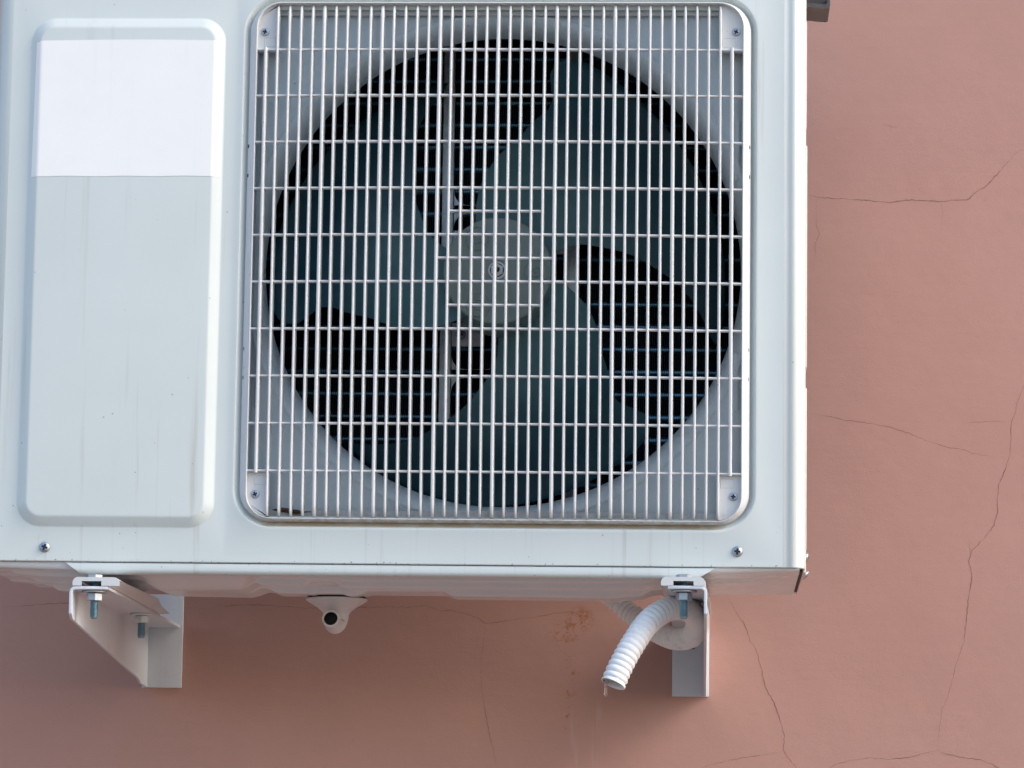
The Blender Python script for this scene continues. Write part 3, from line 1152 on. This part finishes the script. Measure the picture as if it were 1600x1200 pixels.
foot(94.0, 138.5, -18.6, 112.0, 0, 0, 10.2)
foot(651.2, 692.5, -13.4, 672.3, 6.0, 5.0, 0)


# ------------------------------------------------------------------ brackets
def hexa(bb, c, r, z0, z1, phase, ch=.8):
    bb.lathe([(0.01, z0), (r - ch, z0), (r, z0 + ch * .6), (r, z1 - ch * .6), (r - ch, z1), (0.01, z1)], c, (0, 0, 1), 6, phase=phase)


def bolt(parent, x, y, zfl, zhead, length, phase, dull=False):
    """zfl: underside of the flange, zhead: seat of the bolt head"""
    shaft = MB()
    prof = [(0.01, zhead)]
    z = zhead
    while z > zfl - length + 1.4:
        prof += [(4.0, z), (3.45, z - .62)]
        z -= 1.25
    prof += [(3.4, z), (2.8, zfl - length), (0.01, zfl - length)]
    shaft.lathe(prof, (x, y, 0), (0, 0, 1), 20)
    hexa(shaft, (x, y, 0), 7.4, zhead, zhead + 5.6, phase)
    s = shaft.build('bolt', [M['bluezinc']], parent, smooth=25)
    nn = MB()
    hexa(nn, (x, y, 0), 7.8, zfl - 9.6, zfl - 2.3, phase)
    nn.build('nut', M['zinc' if not dull else 'galv'], s, smooth=25)
    w = MB()
    w.lathe([(4.2, zfl - .15), (12.0, zfl - .15), (12.4, zfl - .6), (12.4, zfl - 1.7), (12.0, zfl - 2.1), (4.2, zfl - 2.1)], (x, y, 0), (0, 0, 1), 32)
    w.build('washer', M['zinc' if not dull else 'galv'], s, smooth=30)
    hd = MB()
    hexa(hd, (x, y, 0), 7.5, zhead + .05, zhead + 5.8, phase)
    hd.build('bolt_head', M['zinc'], s, smooth=25)
    return s


def bracket(xw, s, zf, label, wall_x0, wall_x1, wall_z0, wall_z1):
    """xw: outer face of the web, s: +1 when the flange points right, zf: top of the flange"""
    br = thing('wall_bracket', (xw * MM, YW * MM, wall_z0 * MM), label, 'bracket', 'steel brackets carrying the air conditioner')
    T = 3.0
    yf, yw = -31.0, YW - 3.2
    # the arm: web and flange bent from one sheet, section (x, z) swept from the tip to the wall with a deepening web
    bb = MB()
    loops = []
    for y, zl in ((yf, zf - 26), (yf + 8, zf - 31), (yw - 22, zf - 58 - 6), (yw, zf - 66)):
        r = 6.0
        out = [(0, zl), (0, zf - r)] + [(r * (1 - math.cos(R(a))), zf - r + r * math.sin(R(a))) for a in range(18, 91, 18)] + [(37.0, zf)]
        inn = [(37.0, zf - T), (r, zf - T)] + [(r - (r - T) * math.sin(R(a)), zf - r + (r - T) * math.cos(R(a))) for a in range(18, 91, 18)] + [(T, zl)]
        loops.append([(xw + s * x, y, z) for x, z in out + inn])
    bb.rings(loops, cap0=True, cap1=True)
    bb.build('arm', M['bracket'], br, smooth=30, bevel=.4)
    bb = MB()
    x0, x1 = wall_x0, wall_x1
    bb.box(x0, x1, YW - 3.0, YW - .2, wall_z0, wall_z1)
    # square hole of the right plate is a dark box added later
    bb.build('wall_plate', M['bracket'], br, smooth=30, bevel=.5)
    # deep web panel near the wall
    bb = MB()
    q = [(yf + 6, zf - 29), (YW - 3.3, zf - 32), (YW - 3.3, wall_z0 + .6), (YW - 46, wall_z0 + 1.5), (YW - 70, wall_z0 + 8)]
    bb.prism(q, xw + s * .15, xw + s * (T - .15), axis='x')
    bb.build('web', M['bracket'], br, smooth=30, bevel=.3)
    return br


bl = bracket(91.0, 1, -27.2, 'white steel wall bracket under left end of the unit, two bolts, no hose', 88.0, 131.0, -94.5, 6.0)
bolt(bl, 112.3, -14, -30.2, -20.6, 26.5, .25)
bolt(bl, 116.0, 255, -30.2, -24, 25.0, .1, dull=True)
brr = bracket(694.6, -1, -21.6, 'white steel wall bracket under right end of the unit, beside the drain hose', 658.0, 697.5, -98.0, 4.0)
bolt(brr, 672.6, -14, -24.6, -15.4, 27.0, .45)
b = MB()
b.box(673.5, 682, YW - 4.5, YW - 3.2, -47.5, -42.5)  # dark box standing in for the shaded square hole in the plate
b.build('hole_patch', M['grey'], brr, smooth=25)

# ------------------------------------------------------------------ drain hose
HP = [(588, 281, 0), (600, 271, -9), (619, 262, -26), (640, 243, -42), (661, 217, -53), (679, 186, -53), (685.5, 148, -43), (681, 108, -36), (669, 72, -34), (654, 43, -39), (638, 22, -53), (623, 6, -77), (612.5, -2, -98), (606.4, -6, -113)]
hose_t = thing('drain_hose', (0.622, 0.0, -0.111), 'white corrugated drain hose looping under the unit with dripping open end', 'hose')
pc = catmull(HP, 60)
# resample by arc length
acc = [0.0]
for a, c in zip(pc, pc[1:]):
    acc.append(acc[-1] + (c - a).length)
TOT = acc[-1]


def along(s):
    s = max(0, min(TOT, s))
    lo_, hi_ = 0, len(acc) - 1
    while hi_ - lo_ > 1:
        m = (lo_ + hi_) // 2
        if acc[m] <= s:
            lo_ = m
        else:
            hi_ = m
    t = (s - acc[lo_]) / (acc[hi_] - acc[lo_] or 1)
    return pc[lo_].lerp(pc[hi_], t)


b = MB()
loops = []
ST = 0.62
phase = 0.0
prev_u = Vector((0, 0, 1))
nS = int(TOT / ST)
NSEG = 26
for i in range(nS + 1):
    s = i * TOT / nS
    p = along(s)
    t = (along(s + 1.5) - along(s - 1.5)).normalized()
    u = (prev_u - t * prev_u.dot(t)).normalized()
    prev_u = u
    w = t.cross(u)
    f = s / TOT
    pitch = 6.4 if f < .42 else (4.2 if f < .60 else 5.9)
    phase += ST / pitch
    amp = lerp_tab([(0, 1.6), (.42, 1.5), (.50, .8), (.58, 1.0), (.66, .9), (1, 1.1)], f)
    fr = phase % 1.0
    # rounded rib with a narrow groove
    rib = (abs(math.sin(math.pi * fr))) ** .55
    r = 11.0 - amp * 1.2 + amp * 1.95 * rib
    r *= lerp_tab([(0, .90), (.3, .95), (.5, 1.0), (.7, 1.03), (1, 1.03)], f)
    loops.append([tuple(p + u * r * math.cos(2 * math.pi * k / NSEG) + w * r * math.sin(2 * math.pi * k / NSEG)) for k in range(NSEG)])
pe, te = along(TOT), (along(TOT) - along(TOT - 2)).normalized()
for r, db in ((11.4, 0.1), (10.8, 0.15), (10.6, .4), (10.3, 3), (9.4, 14), (9.2, 30)):
    loops.append([tuple(pe - te * db + u * r * math.cos(2 * math.pi * k / NSEG) + w * r * math.sin(2 * math.pi * k / NSEG)) for k in range(NSEG)])
b.rings(loops, cap1=True)
b.build('hose_tube', M['hose'], hose_t, smooth=60)


def drip(x, y, z, L, r):
    bb = MB()
    prof = [(r * 1.3, 1.0), (r * 1.05, 0), (r * .72, -.15 * L), (r * .5, -.4 * L), (r * .46, -.65 * L), (r * .62, -.82 * L), (r * .55, -.93 * L), (r * .3, -.99 * L), (0.01, -L)]
    bb.lathe(prof, (x, y, z), (0.02, 0, 1), 16, cap0=True)
    bb.build('water_drip', M['water'], hose_t, smooth=60, merge=True)


drip(599.8, -4.0, -109.5, 15.5, 2.9)
drip(632.0, 9.0, -69.5, 13.0, 3.0)
drip(622.0, 3.0, -91.5, 7.0, 2.6)

# ------------------------------------------------------------------ dead leaf lodged in the grille
lf = MB()
n = 16
vs = []
for i in range(n + 1):
    t = i / n
    x = 277.5 + 37.5 * t
    h = 2.5 * math.sin(math.pi * min(1, t * 1.15)) ** .8 if t < .86 else .5
    h = max(h, .25)
    zc = 51.2 - 2.0 * t + .6 * math.sin(t * 7)
    for k, s in enumerate((-1, 0, 1)):
        vs.append((x, 7.5 + 1.6 * abs(s) + 1.0 * math.sin(t * 5), zc + s * h * (1.0 + .12 * math.sin(t * 31))))
fs = []
for i in range(n):
    for k in range(2):
        fs.append((i * 3 + k, i * 3 + 3 + k, i * 3 + 4 + k, i * 3 + 1 + k))
m0 = len(vs)
vs2 = [(x, y + .35, z) for x, y, z in vs]
lf.add(vs + vs2, fs + [tuple(m0 + j for j in reversed(q)) for q in fs] + [(i * 3, m0 + i * 3, m0 + i * 3 + 3, i * 3 + 3) for i in range(n)] + [(i * 3 + 2, i * 3 + 5, m0 + i * 3 + 5, m0 + i * 3 + 2) for i in range(n)])
leaf = lf.build('dead_leaf', M['leaf'], None, smooth=50)
leaf['label'] = 'dry brown curled leaf lodged behind the slats in lower left corner of the grille'
leaf['category'] = 'leaf'
